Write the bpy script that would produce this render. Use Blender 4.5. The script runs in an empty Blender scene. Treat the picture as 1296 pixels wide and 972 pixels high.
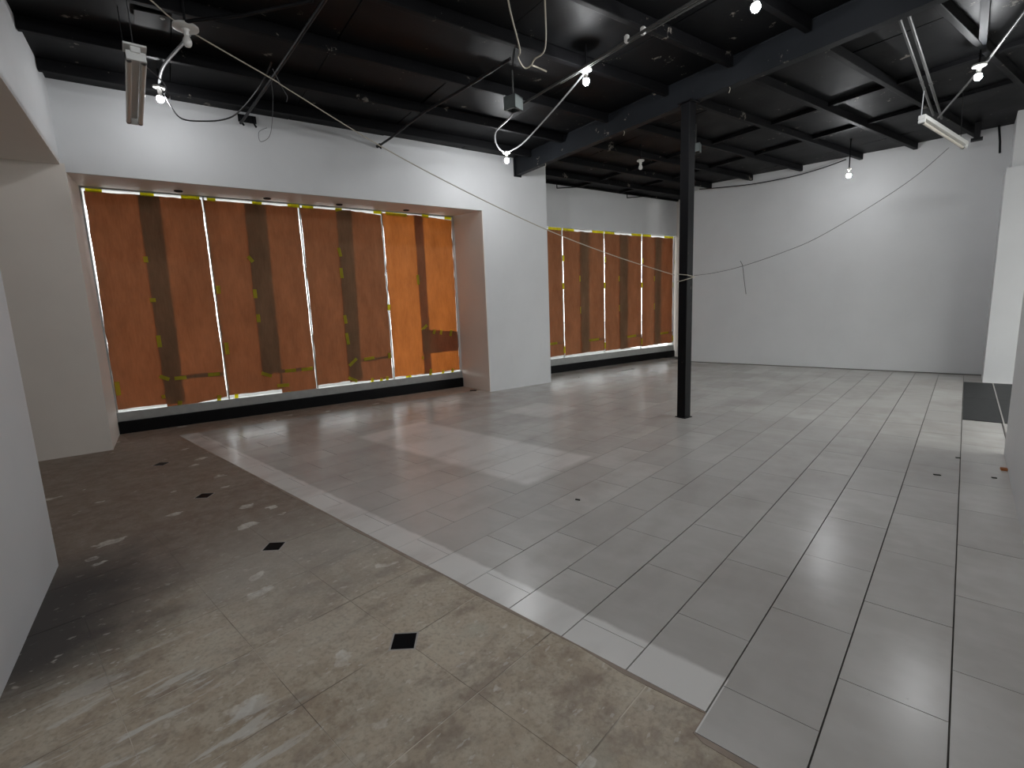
import bpy, math, random
from mathutils import Vector, Matrix
random.seed(7)
sc = bpy.context.scene
C = sc.collection
PI = math.pi

# ------------------------------------------------------------------ camera
CAM_H = 1.367
cam_d = bpy.data.cameras.new('camera'); cam = bpy.data.objects.new('camera', cam_d); C.objects.link(cam)
r_ = Vector((0.73719144, 0.6745665, -0.03884341)); u_ = Vector((-0.0765043, 0.14044831, 0.98712784)); f_ = Vector((-0.67133887, 0.7247305, -0.15514453))
M = Matrix((r_, u_, -f_)).transposed().to_4x4(); M.translation = (0, 0, CAM_H)
cam.matrix_world = M
cam_d.sensor_width = 36.0; cam_d.lens = 619.078 * 36.0 / 1296.0; cam_d.clip_start = 0.02; cam_d.clip_end = 200
sc.camera = cam

# ------------------------------------------------------------------ world (overcast daylight) and exposure
SKY = 5.5
BULB = 640.0
wd = bpy.data.worlds.new('overcast_sky'); sc.world = wd; wd.use_nodes = True
bg = wd.node_tree.nodes['Background']; bg.inputs[0].default_value = (0.965, 0.985, 1.0, 1); bg.inputs[1].default_value = SKY
sc.view_settings.view_transform = 'Standard'; sc.view_settings.look = 'None'
sc.view_settings.gamma = 1.0; sc.view_settings.use_curve_mapping = False
sc.view_settings.exposure = 0.12

# ------------------------------------------------------------------ materials
def new_mat(name):
    m = bpy.data.materials.new(name); m.use_nodes = True
    nt = m.node_tree
    return m, nt, nt.nodes['Principled BSDF']
def node(nt, typ, **kw):
    n = nt.nodes.new(typ)
    for k, v in kw.items():
        if k.startswith('i_'): n.inputs[k[2:].replace('_', ' ')].default_value = v
        else: setattr(n, k, v)
    return n
def math_n(nt, op, a, b=None, clamp=False):
    n = nt.nodes.new('ShaderNodeMath'); n.operation = op; n.use_clamp = clamp
    for i, v in enumerate((a, b)):
        if v is None: continue
        if isinstance(v, (int, float)): n.inputs[i].default_value = v
        else: nt.links.new(v, n.inputs[i])
    return n.outputs[0]
def ramp_n(nt, src, lo, hi):                       # smooth 0..1 between lo and hi
    n = nt.nodes.new('ShaderNodeMapRange'); n.interpolation_type = 'SMOOTHSTEP'
    nt.links.new(src, n.inputs[0]); n.inputs[1].default_value = lo; n.inputs[2].default_value = hi
    return n.outputs[0]
def mix_n(nt, fac, a, b):
    n = nt.nodes.new('ShaderNodeMix'); n.data_type = 'RGBA'
    if isinstance(fac, (int, float)): n.inputs[0].default_value = fac
    else: nt.links.new(fac, n.inputs[0])
    for i, v in ((6, a), (7, b)):
        if isinstance(v, tuple): n.inputs[i].default_value = (*v, 1)
        else: nt.links.new(v, n.inputs[i])
    return n.outputs[2]
def noise_n(nt, vec, scale, detail=4, rough=0.55, dist=0.0):
    n = nt.nodes.new('ShaderNodeTexNoise'); n.inputs['Scale'].default_value = scale; n.inputs['Detail'].default_value = detail
    n.inputs['Roughness'].default_value = rough; n.inputs['Distortion'].default_value = dist
    nt.links.new(vec, n.inputs['Vector']); return n.outputs[0]
def pos_n(nt): return nt.nodes.new('ShaderNodeNewGeometry').outputs['Position']
def map_n(nt, vec, scale=(1, 1, 1), rot=(0, 0, 0), loc=(0, 0, 0)):
    n = nt.nodes.new('ShaderNodeMapping'); nt.links.new(vec, n.inputs[0])
    n.inputs['Location'].default_value = loc; n.inputs['Rotation'].default_value = rot; n.inputs['Scale'].default_value = scale
    return n.outputs[0]
def bump_n(nt, h, strength, dist, bsdf):
    n = nt.nodes.new('ShaderNodeBump'); n.inputs['Strength'].default_value = strength; n.inputs['Distance'].default_value = dist
    nt.links.new(h, n.inputs['Height']); nt.links.new(n.outputs[0], bsdf.inputs['Normal'])

def simple(name, col, rough=0.5, metal=0.0, var=0.0, vscale=6.0, spec=0.5):
    m, nt, b = new_mat(name)
    b.inputs['Roughness'].default_value = rough; b.inputs['Metallic'].default_value = metal
    b.inputs['Specular IOR Level'].default_value = spec
    if var:
        n = noise_n(nt, pos_n(nt), vscale, 5)
        c = mix_n(nt, n, tuple(max(0, x * (1 - var)) for x in col), tuple(min(1, x * (1 + var)) for x in col))
        nt.links.new(c, b.inputs['Base Color'])
    else: b.inputs['Base Color'].default_value = (*col, 1)
    return m

def wall_paint(name, col, rough=0.55):
    m, nt, b = new_mat(name); p = pos_n(nt)
    n1 = noise_n(nt, p, 1.3, 5); n2 = noise_n(nt, p, 38, 3)
    c = mix_n(nt, ramp_n(nt, n1, .3, .75), col, tuple(x * .94 for x in col))
    smear = noise_n(nt, map_n(nt, p, (4, 4, .8)), 2.0, 6, .65)
    c = mix_n(nt, math_n(nt, 'MULTIPLY', ramp_n(nt, smear, .62, .8), .35), c, tuple(x * .86 for x in col))
    nt.links.new(c, b.inputs['Base Color']); b.inputs['Roughness'].default_value = rough
    bump_n(nt, n2, .08, .004, b)
    return m
MAT = {}
MAT['wall'] = wall_paint('white_wall_paint', (.672, .678, .686))
MAT['wall_cream'] = wall_paint('cream_wall_paint', (.79, .735, .675))

def black_ceiling(name, base, rough):
    m, nt, b = new_mat(name); p = pos_n(nt)
    n1 = noise_n(nt, p, 2.2, 5)
    c = mix_n(nt, n1, tuple(x * .7 for x in base), tuple(x * 1.4 for x in base))
    chips = ramp_n(nt, noise_n(nt, map_n(nt, p, (1, 1, 1)), 4.0, 8, .75), .63, .645)
    c = mix_n(nt, chips, c, (.16, .145, .125))
    nt.links.new(c, b.inputs['Base Color'])
    nt.links.new(math_n(nt, 'ADD', math_n(nt, 'MULTIPLY', n1, .25), rough - .12), b.inputs['Roughness'])
    b.inputs['Specular IOR Level'].default_value = .11
    bump_n(nt, noise_n(nt, p, 30, 3), .1, .004, b)
    return m
MAT['deck'] = black_ceiling('black_ceiling_paint', (.0052, .0054, .0059), .50)
MAT['joist'] = black_ceiling('black_joist_paint', (.0055, .0055, .0062), .55)
MAT['beam'] = black_ceiling('black_beam_paint', (.013, .0145, .017), .45)
MAT['slab'] = simple('dark_void', (.006, .006, .006), .9)

# white ceramic floor tiles with grime; cleaner where things stood
def tile_mat():
    m, nt, b = new_mat('white_floor_tile'); p = pos_n(nt)
    sep = nt.nodes.new('ShaderNodeSeparateXYZ'); nt.links.new(p, sep.inputs[0]); X, Y = sep.outputs[0], sep.outputs[1]
    oi = nt.nodes.new('ShaderNodeObjectInfo').outputs['Random']
    isl = nt.nodes.new('ShaderNodeNewGeometry').outputs['Random Per Island']
    rnd = math_n(nt, 'FRACT', math_n(nt, 'ADD', oi, isl))
    n1 = noise_n(nt, p, .9, 5, .6); n2 = noise_n(nt, map_n(nt, p, (1, 2.0, 1)), 4, 4, .55); n3 = noise_n(nt, p, 60, 3)
    edge = math_n(nt, 'MULTIPLY', math_n(nt, 'SUBTRACT', noise_n(nt, p, 9, 4), .5), .035)
    def band(v, lo, hi, soft):
        a = ramp_n(nt, math_n(nt, 'ADD', v, edge), lo - soft, lo + soft); c = ramp_n(nt, math_n(nt, 'ADD', v, edge), hi - soft, hi + soft)
        return math_n(nt, 'SUBTRACT', a, c, True)
    strip = math_n(nt, 'MULTIPLY', band(Y, 0.0, 1.667, .014), math_n(nt, 'LESS_THAN', X, -.53))
    r1 = math_n(nt, 'MULTIPLY', band(X, -4.9, -2.40, .05), band(Y, 2.72, 3.60, .05))
    r2 = math_n(nt, 'MULTIPLY', band(X, -4.45, -3.72, .06), band(Y, 4.60, 5.30, .06))
    clean = math_n(nt, 'MAXIMUM', strip, math_n(nt, 'MAXIMUM', math_n(nt, 'MULTIPLY', r1, .85), math_n(nt, 'MULTIPLY', r2, .6)))
    dirty = mix_n(nt, ramp_n(nt, n1, .3, .72), (.475, .455, .422), (.60, .585, .555))
    dirty = mix_n(nt, math_n(nt, 'MULTIPLY', ramp_n(nt, n2, .38, .70), .38), dirty, (.64, .625, .60))
    dirty = mix_n(nt, math_n(nt, 'MULTIPLY', rnd, .55), dirty, (.43, .41, .385))
    col = mix_n(nt, math_n(nt, 'MULTIPLY', clean, .85), dirty, (.80, .785, .755))
    # old glue staining towards the shop window
    wl = math_n(nt, 'ADD', math_n(nt, 'ADD', math_n(nt, 'MULTIPLY', X, .976), math_n(nt, 'MULTIPLY', Y, -.2164)), 6.76)   # distance from the window wall
    st = math_n(nt, 'SUBTRACT', 1.0, ramp_n(nt, math_n(nt, 'ADD', wl, math_n(nt, 'MULTIPLY', edge, 6)), .2, 1.9))
    st = math_n(nt, 'MULTIPLY', st, ramp_n(nt, noise_n(nt, p, 2.2, 4, .55), .3, .7))
    col = mix_n(nt, math_n(nt, 'MULTIPLY', st, .5), col, (.25, .21, .185))
    smud = ramp_n(nt, noise_n(nt, map_n(nt, p, (1, .45, 1), (0, 0, .5)), 2.6, 4, .55), .45, .75)
    col = mix_n(nt, math_n(nt, 'MULTIPLY', smud, .42), col, (.36, .33, .30))
    speck = ramp_n(nt, noise_n(nt, p, 16, 4, .6), .70, .76)
    col = mix_n(nt, math_n(nt, 'MULTIPLY', speck, .35), col, (.25, .235, .22))
    nt.links.new(col, b.inputs['Base Color'])
    b.inputs['Roughness'].default_value = .24
    b.inputs['Specular IOR Level'].default_value = .38
    bump_n(nt, n3, .04, .002, b)
    return m
MAT['tile'] = tile_mat()
def brown_mat(name='worn_brown_floor_tile', joint=False):
    m, nt, b = new_mat(name); p = pos_n(nt)
    sep = nt.nodes.new('ShaderNodeSeparateXYZ'); nt.links.new(p, sep.inputs[0]); X, Y = sep.outputs[0], sep.outputs[1]
    n1 = noise_n(nt, p, 1.6, 6, .6); n2 = noise_n(nt, p, 9, 7, .7); n3 = noise_n(nt, p, 55, 4)
    c = mix_n(nt, ramp_n(nt, n1, .3, .7), (.38, .305, .222), (.58, .505, .395))
    c = mix_n(nt, math_n(nt, 'MULTIPLY', ramp_n(nt, n2, .42, .62), .6), c, (.60, .55, .445))
    c = mix_n(nt, math_n(nt, 'MULTIPLY', ramp_n(nt, n3, .45, .7), .34), c, (.21, .165, .125))
    mot = noise_n(nt, map_n(nt, p, (1, .6, 1), (0, 0, -.3), (3, 7, 0)), 4.2, 7, .7)
    c = mix_n(nt, math_n(nt, 'MULTIPLY', ramp_n(nt, mot, .47, .66), .62), c, (.235, .18, .145))
    c = mix_n(nt, math_n(nt, 'MULTIPLY', ramp_n(nt, noise_n(nt, map_n(nt, p, (1, 1, 1), (0, 0, 0), (9, 2, 0)), 3.1, 5, .6), .55, .72), .4), c, (.44, .43, .36))
    if joint: c = mix_n(nt, ramp_n(nt, noise_n(nt, p, 2.4, 3), .40, .60), (.20, .165, .13), (.66, .60, .50))
    # darker reddish brown towards the window side
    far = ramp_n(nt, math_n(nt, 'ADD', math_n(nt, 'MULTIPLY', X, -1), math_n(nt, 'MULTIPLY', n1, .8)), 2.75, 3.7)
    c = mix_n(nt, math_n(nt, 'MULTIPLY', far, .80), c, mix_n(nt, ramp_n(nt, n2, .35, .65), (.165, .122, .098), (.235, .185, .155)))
    # greyish rubbed area in the middle
    gx = math_n(nt, 'SUBTRACT', 1.0, math_n(nt, 'ABSOLUTE', math_n(nt, 'ADD', X, 2.7)), True)
    gy = ramp_n(nt, math_n(nt, 'ADD', Y, math_n(nt, 'MULTIPLY', n1, .5)), .6, 1.1)
    c = mix_n(nt, math_n(nt, 'MULTIPLY', math_n(nt, 'MULTIPLY', gx, gy), .55), c, (.43, .415, .375))
    # blackish zone at the foot of the partition wall, irregular edge
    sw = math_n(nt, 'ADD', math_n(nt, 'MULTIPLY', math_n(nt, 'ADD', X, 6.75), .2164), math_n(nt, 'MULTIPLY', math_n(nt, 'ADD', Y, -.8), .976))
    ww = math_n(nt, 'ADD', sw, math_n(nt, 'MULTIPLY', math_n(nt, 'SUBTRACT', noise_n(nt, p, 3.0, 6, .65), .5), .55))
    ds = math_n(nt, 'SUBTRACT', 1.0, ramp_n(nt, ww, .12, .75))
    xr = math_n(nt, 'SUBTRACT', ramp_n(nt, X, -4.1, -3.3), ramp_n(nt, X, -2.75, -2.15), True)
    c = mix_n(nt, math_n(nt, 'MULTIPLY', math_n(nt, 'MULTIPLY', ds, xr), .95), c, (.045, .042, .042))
    # plaster splashes and scraped streaks
    v = nt.nodes.new('ShaderNodeTexVoronoi'); v.feature = 'F1'; v.inputs['Scale'].default_value = 4.6; v.inputs['Randomness'].default_value = 1
    wv = nt.nodes.new('ShaderNodeVectorMath'); wv.operation = 'ADD'
    nz = nt.nodes.new('ShaderNodeTexNoise'); nz.inputs['Scale'].default_value = 9; nz.inputs['Detail'].default_value = 4; nt.links.new(p, nz.inputs['Vector'])
    sc_ = nt.nodes.new('ShaderNodeVectorMath'); sc_.operation = 'SCALE'; sc_.inputs['Scale'].default_value = .16; nt.links.new(nz.outputs[1], sc_.inputs[0])
    nt.links.new(map_n(nt, p, (1.15, .8, 1), (0, 0, .2)), wv.inputs[0]); nt.links.new(sc_.outputs[0], wv.inputs[1]); nt.links.new(wv.outputs[0], v.inputs['Vector'])
    sepc = nt.nodes.new('ShaderNodeSeparateColor'); nt.links.new(v.outputs['Color'], sepc.inputs[0])
    rad = math_n(nt, 'MULTIPLY', ramp_n(nt, sepc.outputs[0], .3, 1.0), .24)
    spl = math_n(nt, 'SUBTRACT', 1.0, ramp_n(nt, math_n(nt, 'SUBTRACT', v.outputs['Distance'], rad), -.01, .03))
    spl = math_n(nt, 'MULTIPLY', spl, math_n(nt, 'GREATER_THAN', sepc.outputs[0], .40))
    c = mix_n(nt, math_n(nt, 'MULTIPLY', spl, math_n(nt, 'ADD', .15, math_n(nt, 'MULTIPLY', ramp_n(nt, n2, .35, .65), .65))), c, (.74, .72, .66))
    v2 = nt.nodes.new('ShaderNodeTexVoronoi'); v2.inputs['Scale'].default_value = 11; nt.links.new(wv.outputs[0], v2.inputs['Vector'])
    sc2 = nt.nodes.new('ShaderNodeSeparateColor'); nt.links.new(v2.outputs['Color'], sc2.inputs[0])
    sp2 = math_n(nt, 'MULTIPLY', math_n(nt, 'SUBTRACT', 1.0, ramp_n(nt, v2.outputs['Distance'], .10, .24)), math_n(nt, 'GREATER_THAN', sc2.outputs[0], .72))
    c = mix_n(nt, math_n(nt, 'MULTIPLY', math_n(nt, 'MULTIPLY', sp2, math_n(nt, 'SUBTRACT', 1.0, math_n(nt, 'MULTIPLY', far, .8))), .42), c, (.70, .66, .57))
    sk = noise_n(nt, map_n(nt, p, (9, 2.0, 1), (0, 0, .12)), 1.5, 6, .6, .3)
    near = math_n(nt, 'MULTIPLY', ramp_n(nt, X, -2.7, -2.0), math_n(nt, 'SUBTRACT', 1.0, ramp_n(nt, Y, .35, .75)))
    c = mix_n(nt, math_n(nt, 'MULTIPLY', math_n(nt, 'MULTIPLY', ramp_n(nt, sk, .56, .62), near), .75), c, (.66, .65, .60))
    fine = ramp_n(nt, noise_n(nt, map_n(nt, p, (2, 1, 1)), 17, 3, .5), .64, .69)
    c = mix_n(nt, math_n(nt, 'MULTIPLY', math_n(nt, 'MULTIPLY', fine, math_n(nt, 'SUBTRACT', 1.0, math_n(nt, 'MULTIPLY', far, .7))), .45), c, (.70, .68, .63))
    nt.links.new(c, b.inputs['Base Color'])
    nt.links.new(math_n(nt, 'ADD', .50, math_n(nt, 'MULTIPLY', n2, .15)), b.inputs['Roughness'])
    b.inputs['Specular IOR Level'].default_value = .35
    bump_n(nt, n2, .12, .004, b)
    return m
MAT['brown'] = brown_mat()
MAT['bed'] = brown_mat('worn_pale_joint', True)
MAT['joint'] = simple('dirty_floor_joint', (.13, .122, .11), .85, var=.8, vscale=5)
MAT['screed'] = simple('reddish_cement_bed', (.33, .265, .215), .7, var=.4, vscale=9)
MAT['inlay'] = simple('polished_black_stone', (.004, .004, .005), .5, spec=.06)
MAT['grout'] = simple('pale_grout', (.42, .40, .38), .8, var=.15, vscale=30)
MAT['mat'] = simple('charcoal_floor_panel', (.032, .033, .034), .6, var=.25, vscale=14, spec=.25)
MAT['blackbase'] = simple('black_kerb_paint', (.0045, .0045, .005), .5, var=.4, vscale=25, spec=.15)
MAT['alu'] = simple('dull_aluminium', (.42, .43, .42), .45, metal=.35, var=.15, vscale=9)
MAT['sill'] = simple('dusty_grey_sill', (.33, .335, .32), .55, var=.2, vscale=12)
MAT['white_metal'] = simple('white_enamel', (.62, .62, .60), .4)
MAT['ceramic'] = simple('white_porcelain', (.62, .61, .58), .3)
MAT['galv'] = simple('galvanised_conduit', (.075, .075, .072), .5, metal=.3, var=.3, vscale=30)
MAT['box_metal'] = simple('grey_green_box_metal', (.15, .17, .165), .45, metal=.3, var=.3, vscale=25)
MAT['blackpipe'] = simple('black_painted_pipe', (.007, .007, .008), .5, var=.4, vscale=20, spec=.2)
MAT['strap'] = simple('dull_blue_grey_steel', (.02, .023, .028), .6, spec=.15)
MAT['plate'] = simple('dark_grey_plate', (.035, .036, .034), .6, spec=.2)
MAT['cable'] = simple('black_cable', (.010, .010, .011), .5)
MAT['greycable'] = simple('grey_flex_cable', (.40, .41, .42), .45)
MAT['string'] = simple('pale_twine', (.45, .41, .33), .8)
MAT['twine_dark'] = simple('thin_dark_wire', (.10, .10, .10), .6)
MAT['column'] = black_ceiling('black_gloss_steel', (.0045, .0045, .0055), .45)
MAT['tube'] = simple('dusty_fluorescent_tube', (.56, .52, .46), .25)
MAT['brown_block'] = simple('orange_brown_scrap', (.35, .12, .03), .7)
MAT['scrap'] = simple('dark_scrap', (.03, .028, .025), .8)
MAT['bulb_off'] = simple('unlit_frosted_bulb', (.66, .65, .62), .25)
MAT['pavement'] = simple('pale_outdoor_paving', (.45, .44, .42), .85, var=.1, vscale=1.5)
MAT['downlight'] = simple('black_lamp_hole', (.004, .004, .004), .8)

def emit_mat(name, col, s):
    m = bpy.data.materials.new(name); m.use_nodes = True; nt = m.node_tree
    for n in list(nt.nodes): nt.nodes.remove(n)
    e = nt.nodes.new('ShaderNodeEmission'); e.inputs[0].default_value = (*col, 1); e.inputs[1].default_value = s
    o = nt.nodes.new('ShaderNodeOutputMaterial'); nt.links.new(e.outputs[0], o.inputs[0]); return m
for k_ in (40, 75, 100, 130): MAT['bulb%d' % k_] = emit_mat('glowing_led_bulb_%d' % k_, (.96, .978, 1.0), BULB * k_ / 100)

def paper_mat(name, refl, trans):
    m = bpy.data.materials.new(name); m.use_nodes = True; nt = m.node_tree
    for n in list(nt.nodes): nt.nodes.remove(n)
    p = pos_n(nt)
    n1 = noise_n(nt, map_n(nt, p, (1, 1, .35)), 5, 6, .65); n2 = noise_n(nt, map_n(nt, p, (1, 1, .12)), 60, 3)
    v = math_n(nt, 'ADD', .40, math_n(nt, 'ADD', math_n(nt, 'MULTIPLY', n1, .85), math_n(nt, 'MULTIPLY', n2, .35)))
    def scaled(col):
        n = nt.nodes.new('ShaderNodeVectorMath'); n.operation = 'SCALE'; n.inputs[0].default_value = col; nt.links.new(v, n.inputs['Scale']); return n.outputs[0]
    d = nt.nodes.new('ShaderNodeBsdfDiffuse'); nt.links.new(scaled(refl), d.inputs[0])
    t = nt.nodes.new('ShaderNodeBsdfTranslucent'); nt.links.new(scaled(trans), t.inputs[0])
    a = nt.nodes.new('ShaderNodeAddShader'); nt.links.new(d.outputs[0], a.inputs[0]); nt.links.new(t.outputs[0], a.inputs[1])
    bn = nt.nodes.new('ShaderNodeBump'); bn.inputs['Strength'].default_value = .25; bn.inputs['Distance'].default_value = .01
    nt.links.new(n1, bn.inputs['Height']); nt.links.new(bn.outputs[0], d.inputs['Normal'])
    o = nt.nodes.new('ShaderNodeOutputMaterial'); nt.links.new(a.outputs[0], o.inputs[0]); return m
MAT['paper'] = paper_mat('brown_kraft_paper', (.185, .112, .066), (.042, .0092, .0022))
MAT['paper_thin'] = paper_mat('thin_orange_kraft_paper', (.17, .10, .055), (.138, .035, .0044))
MAT['tape'] = paper_mat('yellow_masking_tape', (.25, .22, .03), (.42, .40, .02))
def glass_mat(name, tint, gl=.06):
    m = bpy.data.materials.new(name); m.use_nodes = True; nt = m.node_tree
    for n in list(nt.nodes): nt.nodes.remove(n)
    t = nt.nodes.new('ShaderNodeBsdfTransparent'); t.inputs[0].default_value = (*tint, 1)
    g = nt.nodes.new('ShaderNodeBsdfGlossy'); g.inputs['Roughness'].default_value = .02
    x = nt.nodes.new('ShaderNodeMixShader'); x.inputs[0].default_value = gl
    nt.links.new(t.outputs[0], x.inputs[1]); nt.links.new(g.outputs[0], x.inputs[2])
    o = nt.nodes.new('ShaderNodeOutputMaterial'); nt.links.new(x.outputs[0], o.inputs[0]); return m
MAT['glass'] = glass_mat('window_glass', (.97, .985, .98))
MAT['glass_grey'] = glass_mat('grey_tinted_glass', (.80, .80, .785), .06)

# ------------------------------------------------------------------ geometry helpers
WA = math.radians(12.5)
E1 = (math.sin(WA), math.cos(WA)); E2 = (math.cos(WA), -math.sin(WA)); OW = (-6.75, 0.80)
def W(s, t, z=0.0):                                # window-wall frame: s along the wall, t out into the room
    return (OW[0] + s * E1[0] + t * E2[0], OW[1] + s * E1[1] + t * E2[1], z)
def WC(x, y):
    dx, dy = x - OW[0], y - OW[1]
    return dx * E1[0] + dy * E1[1], dx * E2[0] + dy * E2[1]
class G:
    def __init__(s): s.v = []; s.f = []; s.smooth = False
    def hexa(s, p):                                # 4 bottom (ccw from above) + 4 top
        n = len(s.v); s.v += [tuple(q) for q in p]
        s.f += [(n+3, n+2, n+1, n), (n+4, n+5, n+6, n+7)] + [(n+i, n+(i+1) % 4, n+4+(i+1) % 4, n+4+i) for i in range(4)]
        return s
    def wbox(s, s0, s1, t0, t1, z0, z1):
        q = [(s0, t1), (s0, t0), (s1, t0), (s1, t1)]
        q = [(s0, t0), (s0, t1), (s1, t1), (s1, t0)][::1]
        a = [W(x, y, z0) for x, y in q]; b = [W(x, y, z1) for x, y in q]
        return s.hexa(a + b)
    def box(s, x0, x1, y0, y1, z0, z1):
        q = [(x0, y0), (x1, y0), (x1, y1), (x0, y1)]
        return s.hexa([(x, y, z0) for x, y in q] + [(x, y, z1) for x, y in q])
    def obox(s, c, ax, ay, az):                    # oriented box: centre and three half-axis vectors
        c, ax, ay, az = map(Vector, (c, ax, ay, az))
        q = [c - ax - ay, c + ax - ay, c + ax + ay, c - ax + ay]
        return s.hexa([tuple(p - az) for p in q] + [tuple(p + az) for p in q])
    def prism(s, poly, z0, z1):
        n = len(s.v); k = len(poly)
        s.v += [(x, y, z0) for x, y in poly] + [(x, y, z1) for x, y in poly]
        s.f += [tuple(range(n + k - 1, n - 1, -1)), tuple(range(n + k, n + 2 * k))]
        s.f += [(n + i, n + (i + 1) % k, n + k + (i + 1) % k, n + k + i) for i in range(k)]
        return s
    def tube(s, pts, r, n=8, smooth=True, cap=True):
        P = [Vector(p) for p in pts]
        if smooth and len(P) > 2: P = catmull(P)
        base = len(s.v); up = Vector((0, 0, 1)); prev = None
        for i, p in enumerate(P):
            d = (P[min(i + 1, len(P) - 1)] - P[max(i - 1, 0)]).normalized()
            if prev is None:
                a = d.cross(up) if abs(d.z) < .95 else d.cross(Vector((1, 0, 0)))
            else: a = prev - d * prev.dot(d)
            a.normalize(); b = d.cross(a); prev = a
            rr = r[i] if isinstance(r, (list, tuple)) else r
            for k in range(n):
                an = 2 * PI * k / n; s.v.append(tuple(p + a * math.cos(an) * rr + b * math.sin(an) * rr))
        for i in range(len(P) - 1):
            for k in range(n):
                s.f.append((base + i * n + k, base + i * n + (k + 1) % n, base + (i + 1) * n + (k + 1) % n, base + (i + 1) * n + k))
        if cap:
            s.f.append(tuple(range(base + n - 1, base - 1, -1))); e = base + (len(P) - 1) * n; s.f.append(tuple(range(e, e + n)))
        s.smooth = True; return s
    def lathe(s, c, prof, n=20, axis=(0, 0, 1)):   # prof: (radius, height) from first to last along axis
        d = Vector(axis).normalized(); a = d.orthogonal().normalized(); b = d.cross(a); c = Vector(c); base = len(s.v)
        for r, h in prof:
            for k in range(n):
                an = 2 * PI * k / n; s.v.append(tuple(c + d * h + (a * math.cos(an) + b * math.sin(an)) * max(r, 1e-4)))
        for i in range(len(prof) - 1):
            for k in range(n):
                s.f.append((base + i * n + k, base + i * n + (k + 1) % n, base + (i + 1) * n + (k + 1) % n, base + (i + 1) * n + k))
        s.f.append(tuple(range(base + n - 1, base - 1, -1))); e = base + (len(prof) - 1) * n; s.f.append(tuple(range(e, e + n)))
        s.smooth = True; return s
def catmull(P, k=8):
    out = []; n = len(P)
    for i in range(n - 1):
        p0, p1, p2, p3 = P[max(i - 1, 0)], P[i], P[i + 1], P[min(i + 2, n - 1)]
        for j in range(k):
            t = j / k
            out.append(.5 * ((2 * p1) + (p2 - p0) * t + (2 * p0 - 5 * p1 + 4 * p2 - p3) * t * t + (3 * p1 - p0 - 3 * p2 + p3) * t ** 3))
    out.append(P[-1]); return out
ORG = {}
def link(o, parent, org):
    C.objects.link(o); ORG[o.name] = Vector(org)
    if parent is not None:
        o.parent = parent; o.location = Vector(org) - ORG[parent.name]
    else: o.location = org
    return o
def mesh_of(name, g, mat, org):
    me = bpy.data.meshes.new(name)
    me.from_pydata([tuple(Vector(v) - Vector(org)) for v in g.v], [], g.f)
    me.materials.append(MAT[mat]); me.validate()
    import bmesh
    bm = bmesh.new(); bm.from_mesh(me); bmesh.ops.recalc_face_normals(bm, faces=bm.faces); bm.to_mesh(me); bm.free()
    if g.smooth:
        me.polygons.foreach_set('use_smooth', [True] * len(me.polygons))
        try: me.set_sharp_from_angle(angle=math.radians(40))
        except Exception: pass
    return me
def part(name, g, mat, parent=None, label=None):
    xs, ys, zs = zip(*g.v); org = ((min(xs) + max(xs)) / 2, (min(ys) + max(ys)) / 2, min(zs))
    o = bpy.data.objects.new(name, mesh_of(name, g, mat, org)); link(o, parent, org)
    if label: o['label'] = label
    return o
def struct(name, g, mat, label=None, parent=None):
    o = part(name, g, mat, parent)
    if parent is None: o['kind'] = 'structure'
    if label: o['label'] = label
    return o
def thing(name, g, mat, label, cat, group=None):
    o = part(name, g, mat); o['label'] = label; o['category'] = cat
    if group: o['group'] = group
    return o
def empty(name, loc, label=None, cat=None, group=None, kind=None):
    o = bpy.data.objects.new(name, None); o.empty_display_size = .1; link(o, None, loc)
    if label: o['label'] = label
    if cat: o['category'] = cat
    if group: o['group'] = group
    if kind: o['kind'] = kind
    return o
def bevel(o, w=.004, seg=2):
    b = o.modifiers.new('bevel', 'BEVEL'); b.width = w; b.segments = seg; b.limit_method = 'ANGLE'; return o

# ------------------------------------------------------------------ the room shell
ZW = 3.80; ZF = -0.012
floor = struct('floor', G().box(-10.5, 2.75, -2.6, 13.6, -.25, ZF - .002), 'joint', 'worn floor half white tile and half brown tile')

def clip(poly, a, b, c):                           # keep a*x + b*y >= c
    out = []
    for i in range(len(poly)):
        p, q = poly[i], poly[(i + 1) % len(poly)]
        dp, dq = a * p[0] + b * p[1] - c, a * q[0] + b * q[1] - c
        if dp >= 0: out.append(p)
        if (dp >= 0) != (dq >= 0):
            t = dp / (dp - dq); out.append((p[0] + (q[0] - p[0]) * t, p[1] + (q[1] - p[1]) * t))
    return out
def area(p): return .5 * abs(sum(p[i][0] * p[(i + 1) % len(p)][1] - p[(i + 1) % len(p)][0] * p[i][1] for i in range(len(p))))
def tmin_clip(poly, tmin):
    c = OW[0] * E2[0] + OW[1] * E2[1] + tmin; return clip(poly, E2[0], E2[1], c)

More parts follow.
